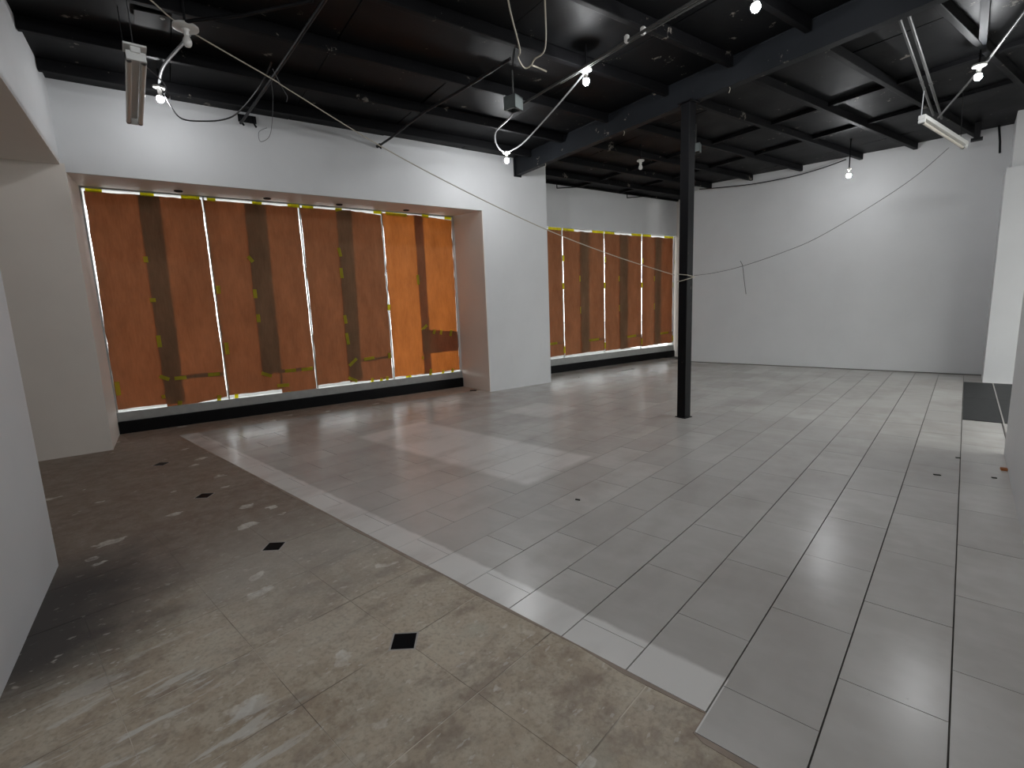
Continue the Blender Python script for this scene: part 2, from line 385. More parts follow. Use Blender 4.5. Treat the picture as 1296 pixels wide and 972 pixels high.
# white tiles: 30 x 60 cm, long side along y, half bond
PX, PYT = .3012, .602; X0 = .0643
tiles = []
for k in range(-25, 4):
    xa = X0 + k * PX; xb = xa + PX
    ph = 1.628 if k % 2 == 0 else 1.928
    ymin = 1.475 if xb < -.5 else 1.375
    for n in range(-2, 17):
        ya = ph + n * PYT; yb = ya + PYT
        if yb <= ymin or ya > 10.74: continue
        if xa > .3 and yb < 5.7: continue
        gx = .0028 if xa > -1.7 else .0018; gy = .0016
        poly = [(xa + gx, ya + gy), (xb - gx, ya + gy), (xb - gx, yb - gy), (xa + gx, yb - gy)]
        full = ya >= ymin and yb < 10.72
        cs, ct = WC((xa + xb) / 2, (ya + yb) / 2)
        p2 = clip(poly, 0, 1, ymin + .0015)
        if cs > 10.3 or (cs > 6.2 and ct < 0): p2 = tmin_clip(p2, -.93)
        elif cs > 4.9 and ct < .6: p2 = tmin_clip(p2, -.05)
        else: p2 = tmin_clip(p2, -.25)
        if not (cs > 9.5 and ct < .2): p2 = clip(p2, 0, -1, -10.75)
        if len(p2) < 3 or area(p2) < .004: continue
        full = abs(area(p2) - area(poly)) < 1e-5
        d = math.hypot((xa + xb) / 2, (ya + yb) / 2)
        # is it before the lens?
        fx = ((xa + xb) / 2) * f_[0] + ((ya + yb) / 2) * f_[1]
        tiles.append((area(p2) / max(d, .5) ** 3 * (1 if fx > 0 else .001), p2, full, xa, ya, gx))
tiles.sort(key=lambda q: -q[0])
shared = {}; rest = G()
for i, (w, poly, full, xa, ya, gx) in enumerate(tiles):
    dz = random.uniform(-.0012, .0)
    if i < 300:
        if full:
            key = round(gx, 4)
            if key not in shared:
                g = G().prism([(gx, .0016), (PX - gx, .0016), (PX - gx, PYT - .0016), (gx, PYT - .0016)], -.02, 0)
                shared[key] = mesh_of('white_tile', g, 'tile', (0, 0, 0))
            o = bpy.data.objects.new('white_tile', shared[key]); link(o, floor, (xa, ya, dz))
        else:
            part('white_tile', G().prism(poly, -.02, dz), 'tile', floor)
    else: rest.prism(poly, -.02, dz)
if rest.v:
    o = part('white_tile', rest, 'tile', floor); o['kind'] = 'stuff'

# brown tiles (44 cm) with black diamond inlays
PB = .4445; gb = .0012; gq = .0026
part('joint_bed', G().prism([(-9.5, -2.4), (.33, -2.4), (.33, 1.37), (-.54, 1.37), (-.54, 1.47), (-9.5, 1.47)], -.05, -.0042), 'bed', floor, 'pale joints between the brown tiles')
inl = [(-1.635 - 3 * PB * i, 1.034) for i in range(5)]
def diamond_cut(poly, cx, cy, r):
    if not any(abs(p[0] - cx) + abs(p[1] - cy) < r for p in poly): return poly
    sx = 1 if sum(p[0] for p in poly) / len(poly) > cx else -1; sy = 1 if sum(p[1] for p in poly) / len(poly) > cy else -1
    return clip(poly, sx, sy, sx * cx + sy * cy + r)
for i in range(-17, 3):
    for j in range(-6, 4):
        xa = -.746 + i * PB; ya = 1.478 - .4405 * (j + 1); xb = xa + PB; yb = ya + .4405
        if j < 0 and xa > -6.2: continue
        poly = [(xa + gq, ya + gb), (xb - gq, ya + gb), (xb - gq, yb - gb), (xa + gq, yb - gb)]
        if yb < -.75 + (0 - xb) * .2 and False: continue
        if xa > -.6: poly = clip(poly, 0, -1, -1.373)
        elif xb > -.53 and j == 0:
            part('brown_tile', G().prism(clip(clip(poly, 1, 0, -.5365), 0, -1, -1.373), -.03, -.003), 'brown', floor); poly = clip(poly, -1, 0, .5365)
        s, t = WC((xa + xb) / 2, (ya + yb) / 2)
        if s < -2.1 or t < -.0 and s < 0 or t > 7.2: continue
        if s < -.2 and t > 3.2: continue
        if j < 0:
            poly = [p for p in poly]; poly = clip(poly, -E2[0], -E2[1], -(OW[0] * E2[0] + OW[1] * E2[1]) + .245)
            poly = tmin_clip(poly, -.93)
            if s > 5: continue
        elif s > 0: poly = tmin_clip(poly, -.93)
        else: poly = tmin_clip(poly, -.02)
        for cx, cy in inl: poly = diamond_cut(poly, cx, cy, .078) if len(poly) > 2 else poly
        if len(poly) < 3 or area(poly) < .003: continue
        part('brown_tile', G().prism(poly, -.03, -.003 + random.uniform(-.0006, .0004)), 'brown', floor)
for cx, cy in inl[:4]:
    d = part('grout_ring', G().prism([(cx - .080, cy), (cx, cy - .080), (cx + .080, cy), (cx, cy + .080)], -.03, -.0036), 'grout', floor)
    part('black_inlay', G().prism([(cx - .068, cy), (cx, cy - .066), (cx + .068, cy), (cx, cy + .066)], -.03, -.0022), 'inlay', floor, 'polished black diamond inlay')
part('cement_strip', G().wbox(.02, 4.93, -.93, -.255, -.03, -.010), 'screed', floor, 'bare reddish cement strip under the large window')
edge = G(); rr = random.Random(3)
pts = [(-6.42, 1.50)] + [(-6.3 + i * .21, 1.472 - rr.uniform(0, .022)) for i in range(28)] + [(-.54, 1.47), (-.54, 1.372)] + [(-.5 + i * .12, 1.368 - rr.uniform(0, .02)) for i in range(7)]
edge.prism([(x, y) for x, y in pts] + [(.3, 1.3745), (-.5345, 1.3745), (-.5345, 1.4745), (-6.42, 1.505)], -.03, -.0015)
part('mortar_edge', edge, 'screed', floor, 'ragged mortar lip along the edge of the white tiles')

# walls
mw = struct('wall_window', G().wbox(-.02, 4.93, -1.15, 0, 2.955, ZW).wbox(.035, 4.93, -.03, 0, 2.876, 2.955), 'wall', 'white wall over the large papered shop window')
# soffit and reveals of the deep window recess
q_ = [(.0, -.925, 2.945), (.0, -.0305, 2.880), (4.93, -.0305, 2.880), (4.93, -.925, 2.945)]
struct('trim_1', G().hexa([W(*p) for p in q_] + [W(p[0], p[1], 2.96) for p in q_]), 'wall_cream', 'cream underside of the window recess')
struct('wall_left_pier', G().wbox(-2.6, .035, -1.15, 0, ZF, 2.956), 'wall_cream', 'cream pier left of the large window')
pier = struct('wall_middle_pier', G().wbox(4.93, 6.22, -1.15, 0, -.004, ZW), 'wall', 'white pier between the two shop windows')
struct('trim_2', G().wbox(4.918, 4.93, -.93, -.002, -.006, 2.95), 'wall_cream', 'cream right reveal of the window recess')
struct('wall_window_far', G().wbox(6.22, 11.4, -1.15, -.93, 2.90, ZW), 'wall', 'white wall above the farther shop window')
struct('wall_far_return', G().wbox(11.0, 11.15, -1.15, 1.3, -.01, ZW), 'wall_cream', 'cream wall closing the farther window bay')
struct('wall_header', G().wbox(-.22, 0, -.02, 3.4, 2.95, ZW), 'wall', 'white header over the alcove opening')
struct('wall_left', G().wbox(-.22, 0, 3.08, 7.25, ZF, ZW), 'wall', 'white partition wall at the near left')
struct('wall_alcove', G().wbox(-2.4, -2.2, -.02, 3.3, ZF, ZW), 'wall_cream', 'cream back wall of the alcove')
struct('wall_alcove_side', G().wbox(-2.3, -.22, 3.08, 3.28, ZF, ZW), 'wall_cream', 'cream side wall of the alcove')
struct('trim_3', G().wbox(-2.3, 0, 0, 3.08, 2.945, 2.99), 'wall_cream', 'cream soffit of the alcove')
struct('wall_back', G().box(-4.515, 2.75, 10.736, 10.92, -.01, ZW), 'wall', 'long white back wall')
struct('wall_right', G().box(.33, .50, -1.1, 5.64, -.01, ZW), 'wall', 'white wall at the near right')
struct('wall_right_pier', G().box(.27, 1.5, 9.92, 10.74, -.005, 3.0), 'wall', 'white pier in the far right corner')
struct('wall_right_pier_top', G().box(.325, 1.5, 10.0, 10.74, 3.0, ZW), 'wall', 'grey white upper part of the corner pier')
struct('wall_side_passage', G().box(2.6, 2.75, 4.2, 10.9, 3.0, ZW), 'wall', 'white wall over the added entrance of the side passage')
en = empty('added_entrance', (2.67, 7.5, 0), 'added unseen glazed opening that lets daylight into the side passage', None, None, 'structure')  # added glazing out of view, a daylight source for walls and floor
for y0, y1 in ((4.4, 6.45), (6.45, 8.5), (8.5, 10.736)):
    part('pane', G().box(2.665, 2.675, y0 + .03, y1 - .03, .03, 2.97), 'glass_grey', en)
for y in (4.4, 6.45, 8.5, 10.72): part('mullion', G().box(2.64, 2.70, y - .03, y + .03, 0, 3.0), 'alu', en)
part('sill', G().box(2.64, 2.70, 4.4, 10.736, -.01, .03), 'alu', en)
struct('wall_passage_end', G().box(.4, 2.75, 4.2, 4.4, -.01, ZW), 'wall', 'white end wall of the side passage')
struct('baseboard_back', G().box(-4.5, .27, 10.722, 10.736, -.004, .012), 'joint', 'thin dark joint at the foot of the back wall')
struct('added_canopy', G().wbox(-4.0, 16.0, -4.6, -1.15, 3.38, 3.50), 'wall', 'added unseen flat slab outside that shades the upper window papers')  # added out of view to cut the sky light on the upper papers
struct('ground', G().box(-40, 40, -30, 40, -.45, -.30), 'pavement', 'pale paving outside the shop windows')

# ------------------------------------------------------------------ ceiling
ceil = struct('ceiling', G().box(-10.5, 2.75, -2.6, 13.6, 3.80, 3.95), 'slab', 'black painted ceiling with panels and joists')
SB = [-2.4, -.22, 1.0, 2.2, 3.4, 4.6, 5.61, 6.6, 7.8, 9.0, 10.2, 11.4]
TB = [-1.0, .45, 1.21, 2.07, 2.97, 3.74, 4.46, 5.25, 6.05, 7.3]
def panel(s0, s1, t0, t1):
    z = 3.738 + random.uniform(-.004, .004); e = .004; a, b = (random.uniform(-.006, .006) for _ in range(2))
    q = [(s0 + e, t0 + e, z - a), (s0 + e, t1 - e, z + a), (s1 - e, t1 - e, z + b), (s1 - e, t0 + e, z - b)]
    return G().hexa([W(*p) for p in q] + [W(p[0], p[1], p[2] + .02) for p in q])
for i in range(len(SB) - 1):
    if SB[i] < -.3: continue
    tb = TB if SB[i] < 5.5 else [-1.0, .45, 1.23, 2.07, 2.96, 3.67, 4.38, 5.2, 6.0, 7.3, 8.6]
    for j in range(len(tb) - 1):
        part('panel', panel(SB[i], SB[i + 1], tb[j], tb[j + 1]), 'deck', ceil)
def jbox(s0, s1, t, w, z0, z1): return G().wbox(s0, s1, t - w / 2, t + w / 2, z0, z1)
for t in TB[1:-1]:
    j = part('joist', jbox(0.005, 5.555, t, .055, 3.63, 3.737), 'joist', ceil); bevel(j, .006)
for t in [.45, 1.23, 2.07, 2.96, 3.67, 4.38, 5.2, 6.0]:
    # each far joist runs from the beam to the back wall
    s1 = (10.72 - OW[1] + t * math.sin(WA)) / math.cos(WA)
    j = part('joist', jbox(5.665, s1, t, .055, 3.64, 3.737), 'joist', ceil); bevel(j, .005)
part('joist', jbox(5.665, 10.98, -.30, .055, 3.64, 3.737), 'joist', ceil)
for s in (7.8, 9.0):
    part('noggin', G().wbox(s - .03, s + .03, -.9, 6.0, 3.69, 3.737), 'joist', ceil)
part('edge_trim', G().wbox(6.22, 11.0, -.93, -.88, 3.70, 3.737), 'joist', ceil)

# main beam (channel: web and two flanges) with end plate, and the post under it
bm_ = empty('ceiling_beam', W(5.61, 3.2, 3.47), 'deep black steel beam crossing the ceiling over the post', 'beam')
bevel(part('web', G().wbox(5.58, 5.60, -.0, 7.2, 3.48, 3.735), 'beam', bm_), .003)
bevel(part('flange', G().wbox(5.575, 5.675, 0, 7.2, 3.47, 3.485), 'beam', bm_), .003)
bevel(part('flange', G().wbox(5.575, 5.675, 0, 7.2, 3.722, 3.737), 'beam', bm_), .003)
bevel(part('end_plate', G().wbox(5.555, 5.70, 0, .018, 3.45, 3.735), 'beam', bm_), .003)
for t, z in ((.75, 3.47), (2.3, 3.47), (3.7, 3.47), (4.3, 3.60)):
    part('tie_wire', G().tube([W(5.60, t, z - .055), W(5.606, t + .01, z - .02), W(5.60, t, z + .01)], .003, 6), 'string', bm_)
col = empty('support_post', W(5.565, 3.255, 0), 'square black steel post standing in the middle of the room', 'post')
bevel(part('shaft', G().wbox(5.51, 5.62, 3.20, 3.31, .008, 3.46), 'column', col), .006, 3)
bevel(part('base_plate', G().wbox(5.495, 5.635, 3.185, 3.325, 0, .010), 'column', col), .003)
bevel(part('cap_plate', G().wbox(5.48, 5.65, 3.17, 3.34, 3.455, 3.47), 'column', col), .003)

# ------------------------------------------------------------------ the shop windows
def window(name, s_edges, z0, z1, label, jamb_l, jamb_r):
    e = empty(name, W((s_edges[0] + s_edges[-1]) / 2, -.95, 0), label, None, None, 'structure')
    a, b = s_edges[0], s_edges[-1]
    bevel(part('kerb', G().wbox(a, b, -1.02, -.89, -.01, .150), 'blackbase', e, 'black painted kerb'), .008)
    bevel(part('sill', G().wbox(a, b, -1.02, -.915, .150, z0), 'sill', e, 'dusty grey sill'), .004)
    part('head', G().wbox(a, b, -1.02, -.955, z1, z1 + .035), 'alu', e)
    for s in s_edges[1:-1]:
        part('mullion', G().wbox(s - .009, s + .009, -1.0, -.9785, z0, z1), 'alu', e)
    if jamb_l: part('jamb', G().wbox(a, a + .018, -1.02, -.94, z0, z1), 'alu', e)
    if jamb_r: part('jamb', G().wbox(b - .03, b, -1.02, -.93, z0, z1), 'white_metal', e)
    for i in range(len(s_edges) - 1):
        part('pane', G().wbox(s_edges[i] + .009, s_edges[i + 1] - .009, -.990, -.982, z0, z1), 'glass', e)
    return e
E_1 = [.035, 1.262, 2.44, 3.663, 4.918]
E_2 = [6.22, 7.40, 8.58, 9.79, 10.94]
window('window_1', E_1, .265, 2.930, 'wide four bay shop window covered with brown paper', True, True)
window('window_2', E_2, .285, 2.900, 'farther four bay shop window covered with brown paper', False, True)

prand = random.Random(21)
def paper(name, corners, t, mat, label, group, wav=.006, tapes=(), nu=9, nv=22):
    """corners: (s, z) of lower left, lower right, upper right, upper left"""
    g = G(); ph = prand.uniform(0, 6); ph2 = prand.uniform(0, 6)
    (a0, b0), (a1, b1), (a2, b2), (a3, b3) = corners
    for j in range(nv + 1):
        v = j / nv
        for i in range(nu + 1):
            u = i / nu
            s = (a0 * (1 - u) + a1 * u) * (1 - v) + (a3 * (1 - u) + a2 * u) * v
            z = (b0 * (1 - u) + b1 * u) * (1 - v) + (b3 * (1 - u) + b2 * u) * v
            if i in (0, nu): s += prand.uniform(-.004, .004)
            if j in (0, nv): z += prand.uniform(-.006, .004)
            w = wav * (math.sin(u * 5 + ph + v * 3) * math.sin(v * 7 + ph2) * .6 + .4 * math.sin(v * 19 + ph + u * 2)) 
            g.v.append(W(s, t + abs(w), z))
    for j in range(nv):
        for i in range(nu):
            k = j * (nu + 1) + i; g.f.append((k, k + 1, k + nu + 2, k + nu + 1))
    g.smooth = True
    o = part(name, g, mat); o['label'] = label; o['category'] = 'paper sheet'; o['group'] = group
    for (s, z, L, ang) in tapes:
        c = Vector(W(s, t + .0115 + wav * .6, z)); a = math.radians(ang)
        h = Vector((E1[0], E1[1], 0)); ax = h * math.cos(a) + Vector((0, 0, 1)) * math.sin(a); ay = h * -math.sin(a) + Vector((0, 0, 1)) * math.cos(a)
        n = Vector((E2[0], E2[1], 0))
        part('tape', G().obox(c, ax * L / 2, ay * .0235, n * .0004), 'tape', o)
    return o
g1 = 'brown paper sheets taped over the large window'; g2 = 'brown paper sheets taped over the farther window'
ZT = 2.902
# (bay) left sheet, right sheet, bottom piece; the overlaps double the paper
top = lambda a, b: ((a + b) / 2, 2.914, b - a, 0)
paper('paper_sheet', [(.046, .295), (.755, .300), (.79, ZT), (.072, ZT)], -.972, 'paper', 'full height brown paper sheet at the left end of the large window', g1, .004,
      [(.56, 2.13, .07, 90), (.57, 1.63, .06, 0), (.57, 1.11, .15, 90), (.085, .56, .17, 90), top(.085, .24), top(.60, .74), (.57, .40, .12, 5)])
paper('paper_sheet', [(.55, .60), (1.243, .60), (1.238, ZT), (.57, ZT)], -.963, 'paper', 'brown paper sheet on the right of the first bay of the large window', g1, .004,
      [(.57, .64, .11, -30), (1.12, .625, .14, 0), top(1.02, 1.22)])
paper('paper_sheet', [(.55, .235), (1.238, .305), (1.240, .645), (.555, .660)], -.956, 'paper', 'short brown paper piece low in the first bay of the large window', g1, .003,
      [(.74, .62, .13, 0), (.69, .27, .10, 80), (1.14, .285, .10, 80)], 8, 5)
paper('paper_sheet', [(1.268, .315), (1.96, .315), (1.99, ZT), (1.264, ZT)], -.972, 'paper', 'full height brown paper sheet left in the second bay of the large window', g1, .004,
      [(1.73, 2.16, .09, -55), (1.735, 1.69, .12, 90), (1.30, 1.75, .10, 90), (1.74, 1.35, .11, 90), (1.35, .275, .10, 85), (1.31, .96, .16, 90), top(1.30, 1.40), top(1.83, 1.95)])
paper('paper_sheet', [(1.71, .555), (2.420, .560), (2.412, ZT), (1.73, ZT)], -.963, 'paper', 'brown paper sheet on the right of the second bay of the large window', g1, .004,
      [(1.76, .55, .14, -25), (2.08, .575, .15, 0), top(2.28, 2.43)])
paper('paper_sheet', [(1.935, .215), (2.418, .205), (2.415, .60), (1.93, .60)], -.956, 'paper', 'short brown paper piece hanging low in the second bay of the large window', g1, .004,
      [(2.31, .575, .16, 2), (1.96, .37, .16, -2), (2.03, .22, .10, 85), (2.40, .215, .10, 60)], 8, 5)
paper('paper_sheet', [(2.448, .310), (3.125, .325), (3.18, ZT + .015), (2.446, ZT)], -.972, 'paper', 'full height brown paper sheet left in the third bay of the large window', g1, .004,
      [(2.95, 2.29, .13, 100), (2.95, 1.98, .15, 92), (2.945, 1.28, .13, 95), (2.95, .98, .18, 95), top(2.47, 2.63), (2.99, 2.912, .10, 12)])
paper('paper_sheet', [(2.92, .60), (3.641, .62), (3.642, ZT - .02), (2.95, ZT + .02)], -.963, 'paper', 'brown paper sheet on the right of the third bay of the large window', g1, .004,
      [(3.0, .61, .16, 40), (3.60, .66, .09, 90), top(3.52, 3.65), (3.655, 1.44, .10, 85)])
paper('paper_sheet', [(2.93, .300), (3.628, .285), (3.628, .66), (2.93, .63)], -.956, 'paper', 'short brown paper piece low in the third bay of the large window', g1, .003,
      [(3.26, .645, .17, 4), (2.97, .34, .15, -30), (3.28, .28, .09, 80), (3.42, .25, .12, 70), (3.53, .28, .09, 85)], 8, 5)
paper('paper_sheet', [(3.678, .300), (4.345, .285), (4.36, ZT + .018), (3.668, ZT + .012)], -.972, 'paper_thin', 'brighter orange brown paper sheet left in the fourth bay of the large window', g1, .006,
      [(4.2, 1.88, .16, 92), (4.26, 1.08, .13, 40), (3.91, .275, .10, 10), (4.23, .57, .11, 0), (3.9, 2.905, .36, -1)])
paper('paper_sheet', [(4.205, .63), (4.887, .645), (4.885, ZT - .022), (4.205, ZT + .014)], -.963, 'paper_thin', 'brighter orange brown paper sheet at the right end of the large window', g1, .006,
      [(4.40, 2.912, .12, -6), (4.82, 2.908, .13, 0)])
paper('paper_sheet', [(4.205, .29), (4.888, .300), (4.886, .975), (4.215, 1.055)], -.956, 'paper_thin', 'low orange brown paper patch at the right end of the large window', g1, .003,
      [(4.43, 1.00, .08, 70), (4.56, .985, .08, 75), (4.75, .96, .11, 75), (4.31, .285, .16, 80), (4.55, .285, .08, 75), (4.74, .285, .10, 80)], 8, 8)
# farther window
bays = [(6.24, 7.375, 6.66, 6.90, 'first'), (7.41, 8.562, 7.86, 8.10, 'second'), (8.59, 9.772, 9.04, 9.30, 'third'), (9.80, 10.915, 10.24, 10.46, 'last')]
for i, (a, b, o0, o1, nm) in enumerate(bays):
    if i: paper('paper_sheet', [(a, .325), (o1, .34), (o1 + .02, 2.850), (a, 2.850)], -.972, 'paper', 'left brown paper sheet in the %s bay of the farther window' % nm, g2, .010,
          [(o0, 1.9, .12, 90), (o0 + .01, 1.25, .14, 90), ((a + a + .3) / 2, 2.868, .3, 0)])
    paper('paper_sheet', [(o0, .56), (b - .01, .58), (b - .012, 2.846), (o0 + .01, 2.852)], -.954, 'paper', 'right brown paper sheet in the %s bay of the farther window' % nm, g2, .010,
          [(b, 1.75, .12, 90), (b - .19, 2.866, .34, 0), (b + .02, 2.3, .12, 90)])
    paper('paper_sheet', [(o0, .325 + .02 * (i % 2)), (b - .01, .345), (b - .01, .62), (o0, .60)], -.938, 'paper', 'short low brown paper piece in the %s bay of the farther window' % nm, g2, .006,
          [((o0 + b) / 2, .60, .30, 2), (b - .02, .45, .14, 90)], 8, 5)

# black lamp holes in the recess soffit
for (s, nm) in ((.98, 'leftmost'), (1.94, 'second from the left'), (2.86, 'third from the left'), (3.86, 'rightmost')):
    e = empty('recessed_downlight', W(s, -.47, 2.868), 'empty black downlight hole in the recess soffit, %s of four' % nm, 'downlight', 'downlights over the large window')
    x, y, z = W(s, -.47, 2.868)
    part('rim', G().lathe((x, y, 2.874), [(.034, .011), (.046, .011), (.046, .004), (.042, 0), (.036, .003)], 20), 'blackpipe', e)
    part('can', G().lathe((x, y, 2.876), [(.036, 0), (.036, .009)], 20), 'downlight', e)

# ------------------------------------------------------------------ lamps
def bulb_lamp(p, lit, label, r=.031, holder=.055, stem=.0, tilt=(0, 0, 1), group='bare bulbs in holders under the ceiling'):
    x, y, z = p; d = Vector(tilt).normalized()
    e = empty('bulb_lamp', p, label, 'lamp', group)
    part('bulb', G().lathe(p, [(.004, -.036), (.016, -.033), (.026, -.022), (r, -.006), (.030, .008), (.0265, .018)], 20, d), ('bulb%d' % lit) if lit else 'bulb_off', e)
    part('bulb_body', G().lathe(p, [(.0265, .018), (.023, .026), (.016, .036), (.0135, .044)], 20, d), 'ceramic', e)
    part('socket', G().lathe(p, [(.0150, .040), (.0185, .048), (.0200, .075), (.030, .088)], 18, d), 'ceramic', e)
    part('base_disc', G().lathe(p, [(holder * .80, .085), (holder, .090), (holder, .104), (holder * .85, .110)], 24, d), 'ceramic', e)
    if stem: part('stem', G().tube([tuple(Vector(p) + d * .108), tuple(Vector(p) + d * (.108 + stem))], .009, 8, False), 'blackpipe', e)
    return e
bulb_lamp((-5.83, 1.505, 3.465), 40, 'lit bare bulb nearest the left wall beside the hanging tube fixture', stem=.15, tilt=(.12, .02, 1))
bulb_lamp((-2.77, 4.17, 3.42), 100, 'lit bare bulb over the middle of the room right of the grey junction box', stem=.205)
bulb_lamp((-4.75, 5.20, 3.34), 100, 'lit bare bulb hanging on looped flex in front of the middle pier')
bulb_lamp((-1.27, 4.09, 3.42), 100, 'lit bare bulb at the top edge of the view, nearest the viewer', stem=.205, r=.034)
bulb_lamp((-.08, 6.91, 3.40), 100, 'lit bare bulb at the far right beside the metal strap', stem=.225)
bulb_lamp((-1.51, 9.60, 3.205), 75, 'lit bare bulb on a short stem before the back wall', stem=.425, holder=.032)
bulb_lamp((-1.55, .95, 3.42), 130, 'added fill bulb over the brown floor, outside the view', stem=.20)  # added lamp above the frame, brightens the near brown floor
bulb_lamp((-.45, 2.55, 3.42), 100, 'added fill bulb over the near white tiles, outside the view', stem=.20)  # second added lamp, unseen, brightens the near tiles
bulb_lamp((-4.40, 1.36, 3.40), 0, 'unlit bulb in a large white holder above the hanging tube fixture', holder=.085, stem=.225)
bulb_lamp((-3.83, 7.22, 3.40), 0, 'unlit bulb in white holder beyond the beam left of the post', stem=.225)

# hanging twin-tube fluorescent fitting near the left wall
def tube_fitting(a, b, w, label, tubes, th=.035, closed=False):
    a, b = Vector(a), Vector(b); d = (b - a).normalized(); side = d.cross(Vector((0, 0, 1))).normalized(); up = side.cross(d)
    if up.z < 0: up = -up
    c = (a + b) / 2; L = (b - a).length; n = tubes
    e = empty('tube_light', tuple(c - up * .04), label, 'tube light')
    cw = w / 2 if n == 1 else w * .24
    bevel(part('channel', G().obox(c + up * .012, d * L / 2, side * cw, up * th / 2), 'white_metal', e), .004)
    if n > 1: bevel(part('end_plate', G().obox(a + d * .05 + up * .035, d * .06, side * w * .56, up * .006), 'white_metal', e), .002)
    for sgn in (-1, 1):
        bevel(part('end_socket', G().obox(c + d * sgn * (L / 2 - .02) - up * .022, d * .012, side * w * .48, up * .026), 'white_metal', e), .003)
    for i in range(n):
        off = side * ((i - (n - 1) / 2) * w * .72)
        p0 = a + d * .03 + off - up * .036; p1 = b - d * .03 + off - up * .036
        t_ = part('tube', G().tube([tuple(p0), tuple(p1)], .0165, 14, False), 'tube', e)
        for q in (p0, p1):
            dd = d if q is p0 else -d
            part('end_cap', G().tube([tuple(q - dd * .004), tuple(q + dd * .022)], .0172, 14, False), 'galv', t_)
    return e
e = tube_fitting((-3.86, .90, 3.00), (-5.05, 1.10, 2.98), .105, 'dusty twin tube fluorescent fitting hanging from wires near the left wall', 2)
for q in ((-3.98, .92), (-4.9, 1.07)):
    part('hanging_wire', G().tube([(q[0], q[1], 3.02), (q[0] - .01, q[1], 3.74)], .003, 6, False), 'cable', e)
part('lead', G().tube([(-3.94, .905, 3.03), (-4.1, .97, 3.05), (-4.5, 1.2, 3.10), (-5.1, 1.35, 3.25), (-5.76, 1.50, 3.56)], .004, 6), 'cable', e)
e = tube_fitting((-.53, 7.56, 3.30), (-.16, 8.60, 3.13), .07, 'white single tube batten hanging askew at the far right', 1, .045)
part('hanging_wire', G().tube([(-.535, 7.57, 3.32), (-.53, 7.575, 3.55), (-.52, 7.57, 3.62)], .005, 6), 'greycable', e)
part('hanging_wire', G().tube([(-.20, 8.50, 3.17), (-.22, 8.50, 3.74)], .004, 6, False), 'cable', e)

# conduits, boxes and cables under the ceiling
gp = 'conduits fixed under the ceiling'
def pipe(pts, r, mat, label, clips=(), smooth=False, cat='pipe', nm='conduit', group=gp):
    o = thing(nm, G().tube(pts, r, 10, smooth), mat, label, cat, group)
    for q in clips:
        i = min(range(len(pts) - 1), key=lambda k: 0); a, b = Vector(pts[0]), Vector(pts[-1]); d = (b - a).normalized(); c = a + (b - a) * q
        part('coupling', G().tube([tuple(c - d * .03), tuple(c + d * .03)], r * 1.25, 10, False), 'galv', o)
    return o
pipe([(-.585, 5.50, 3.60), (-.495, 8.72, 3.60)], .013, 'galv', 'left one of two parallel metal conduits above the askew batten', (.55,))
pipe([(-.525, 5.50, 3.60), (-.42, 8.98, 3.60)], .014, 'galv', 'right one of two parallel metal conduits above the askew batten', (.55,))
pipe([W(1.84, 3.1, 3.50), W(1.74, 1.73, 3.50), W(1.66, .30, 3.56), W(1.66, .02, 3.60)], .014, 'blackpipe', 'black painted pipe running to the wall right of the leftmost lit bulb')
pipe([W(3.40, 3.0, 3.50), W(3.34, 2.3, 3.50), W(3.26, 1.55, 3.51), W(3.27, .6, 3.53), W(3.31, .02, 3.585)], .014, 'blackpipe', 'black pipe with its end on the wall above the large window')
pipe([W(4.0, 2.35, 3.46), W(4.02, 5.6, 3.46)], .012, 'galv', 'metal conduit running from the grey junction box toward the viewer', (.42,))
pipe([W(4.06, 2.9, 3.475), W(4.08, 5.6, 3.475)], .006, 'galv', 'thin metal conduit beside the one from the grey junction box')
pipe([W(4.13, 3.27, 3.53), W(4.24, 5.8, 3.53)], .008, 'galv', 'thin conduit linking the middle bulb and the bulb nearest the viewer')
pipe([(-4.42, 1.40, 3.50), (-4.62, 1.42, 3.515), (-5.30, 1.43, 3.56), (-5.78, 1.50, 3.585)], .012, 'greycable', 'pale conduit between the unlit holder and the leftmost lit bulb', smooth=True)
pipe([(-4.38, 1.30, 3.50), (-4.0, 1.62, 3.52), (-3.5, 1.9, 3.52)], .013, 'blackpipe', 'short black pipe leaving the large white bulb holder')
pipe([(.24, 5.75, 3.57), (-.02, 6.96, 3.545), (-.43, 8.50, 3.50)], .012, 'galv', 'slanting grey conduit passing the bulb at the far right')
pipe([(.16, 10.62, 3.735), (.19, 10.62, 3.50), (.20, 10.60, 3.34)], .014, 'blackpipe', 'black vertical pipe in the far right corner')

def junction_box(c, h, rotz, label):
    e = empty('junction_box', (c[0], c[1], c[2] - h), label, 'junction box', 'open metal junction boxes')
    R = Matrix.Rotation(rotz, 3, 'Z'); ax, ay, az = R @ Vector((1, 0, 0)), R @ Vector((0, 1, 0)), Vector((0, 0, 1)); c = Vector(c); w = h * 1.15
    part('back_plate', G().obox(c + az * (h - .003), ax * w, ay * w, az * .003), 'box_metal', e)
    part('mount', G().tube([tuple(c + az * h), (c[0], c[1], 3.737)], .008, 8, False), 'galv', e)
    for d, o in ((ax, ay), (-ax, ay), (ay, ax), (-ay, ax)):
        part('side_panel', G().obox(c + d * (w - .003), d * .003, o * w, az * h), 'box_metal', e)
    for d, o in ((ax, ay), (-ax, ay), (ay, ax), (-ay, ax)):
        part('rim', G().obox(c + d * (w - .012) - az * h, d * .012, o * w, az * .002), 'galv', e)
    return e
junction_box((-3.57, 4.04, 3.42), .062, WA * -1 + .35, 'open grey green metal box left of the middle bulb')
junction_box((-2.90, 7.03, 3.42), .055, .2, 'open metal box beyond the beam just right of the post')
prof = [(.012, -.03), (.022, -.02), (.022, .02), (.012, .03)]
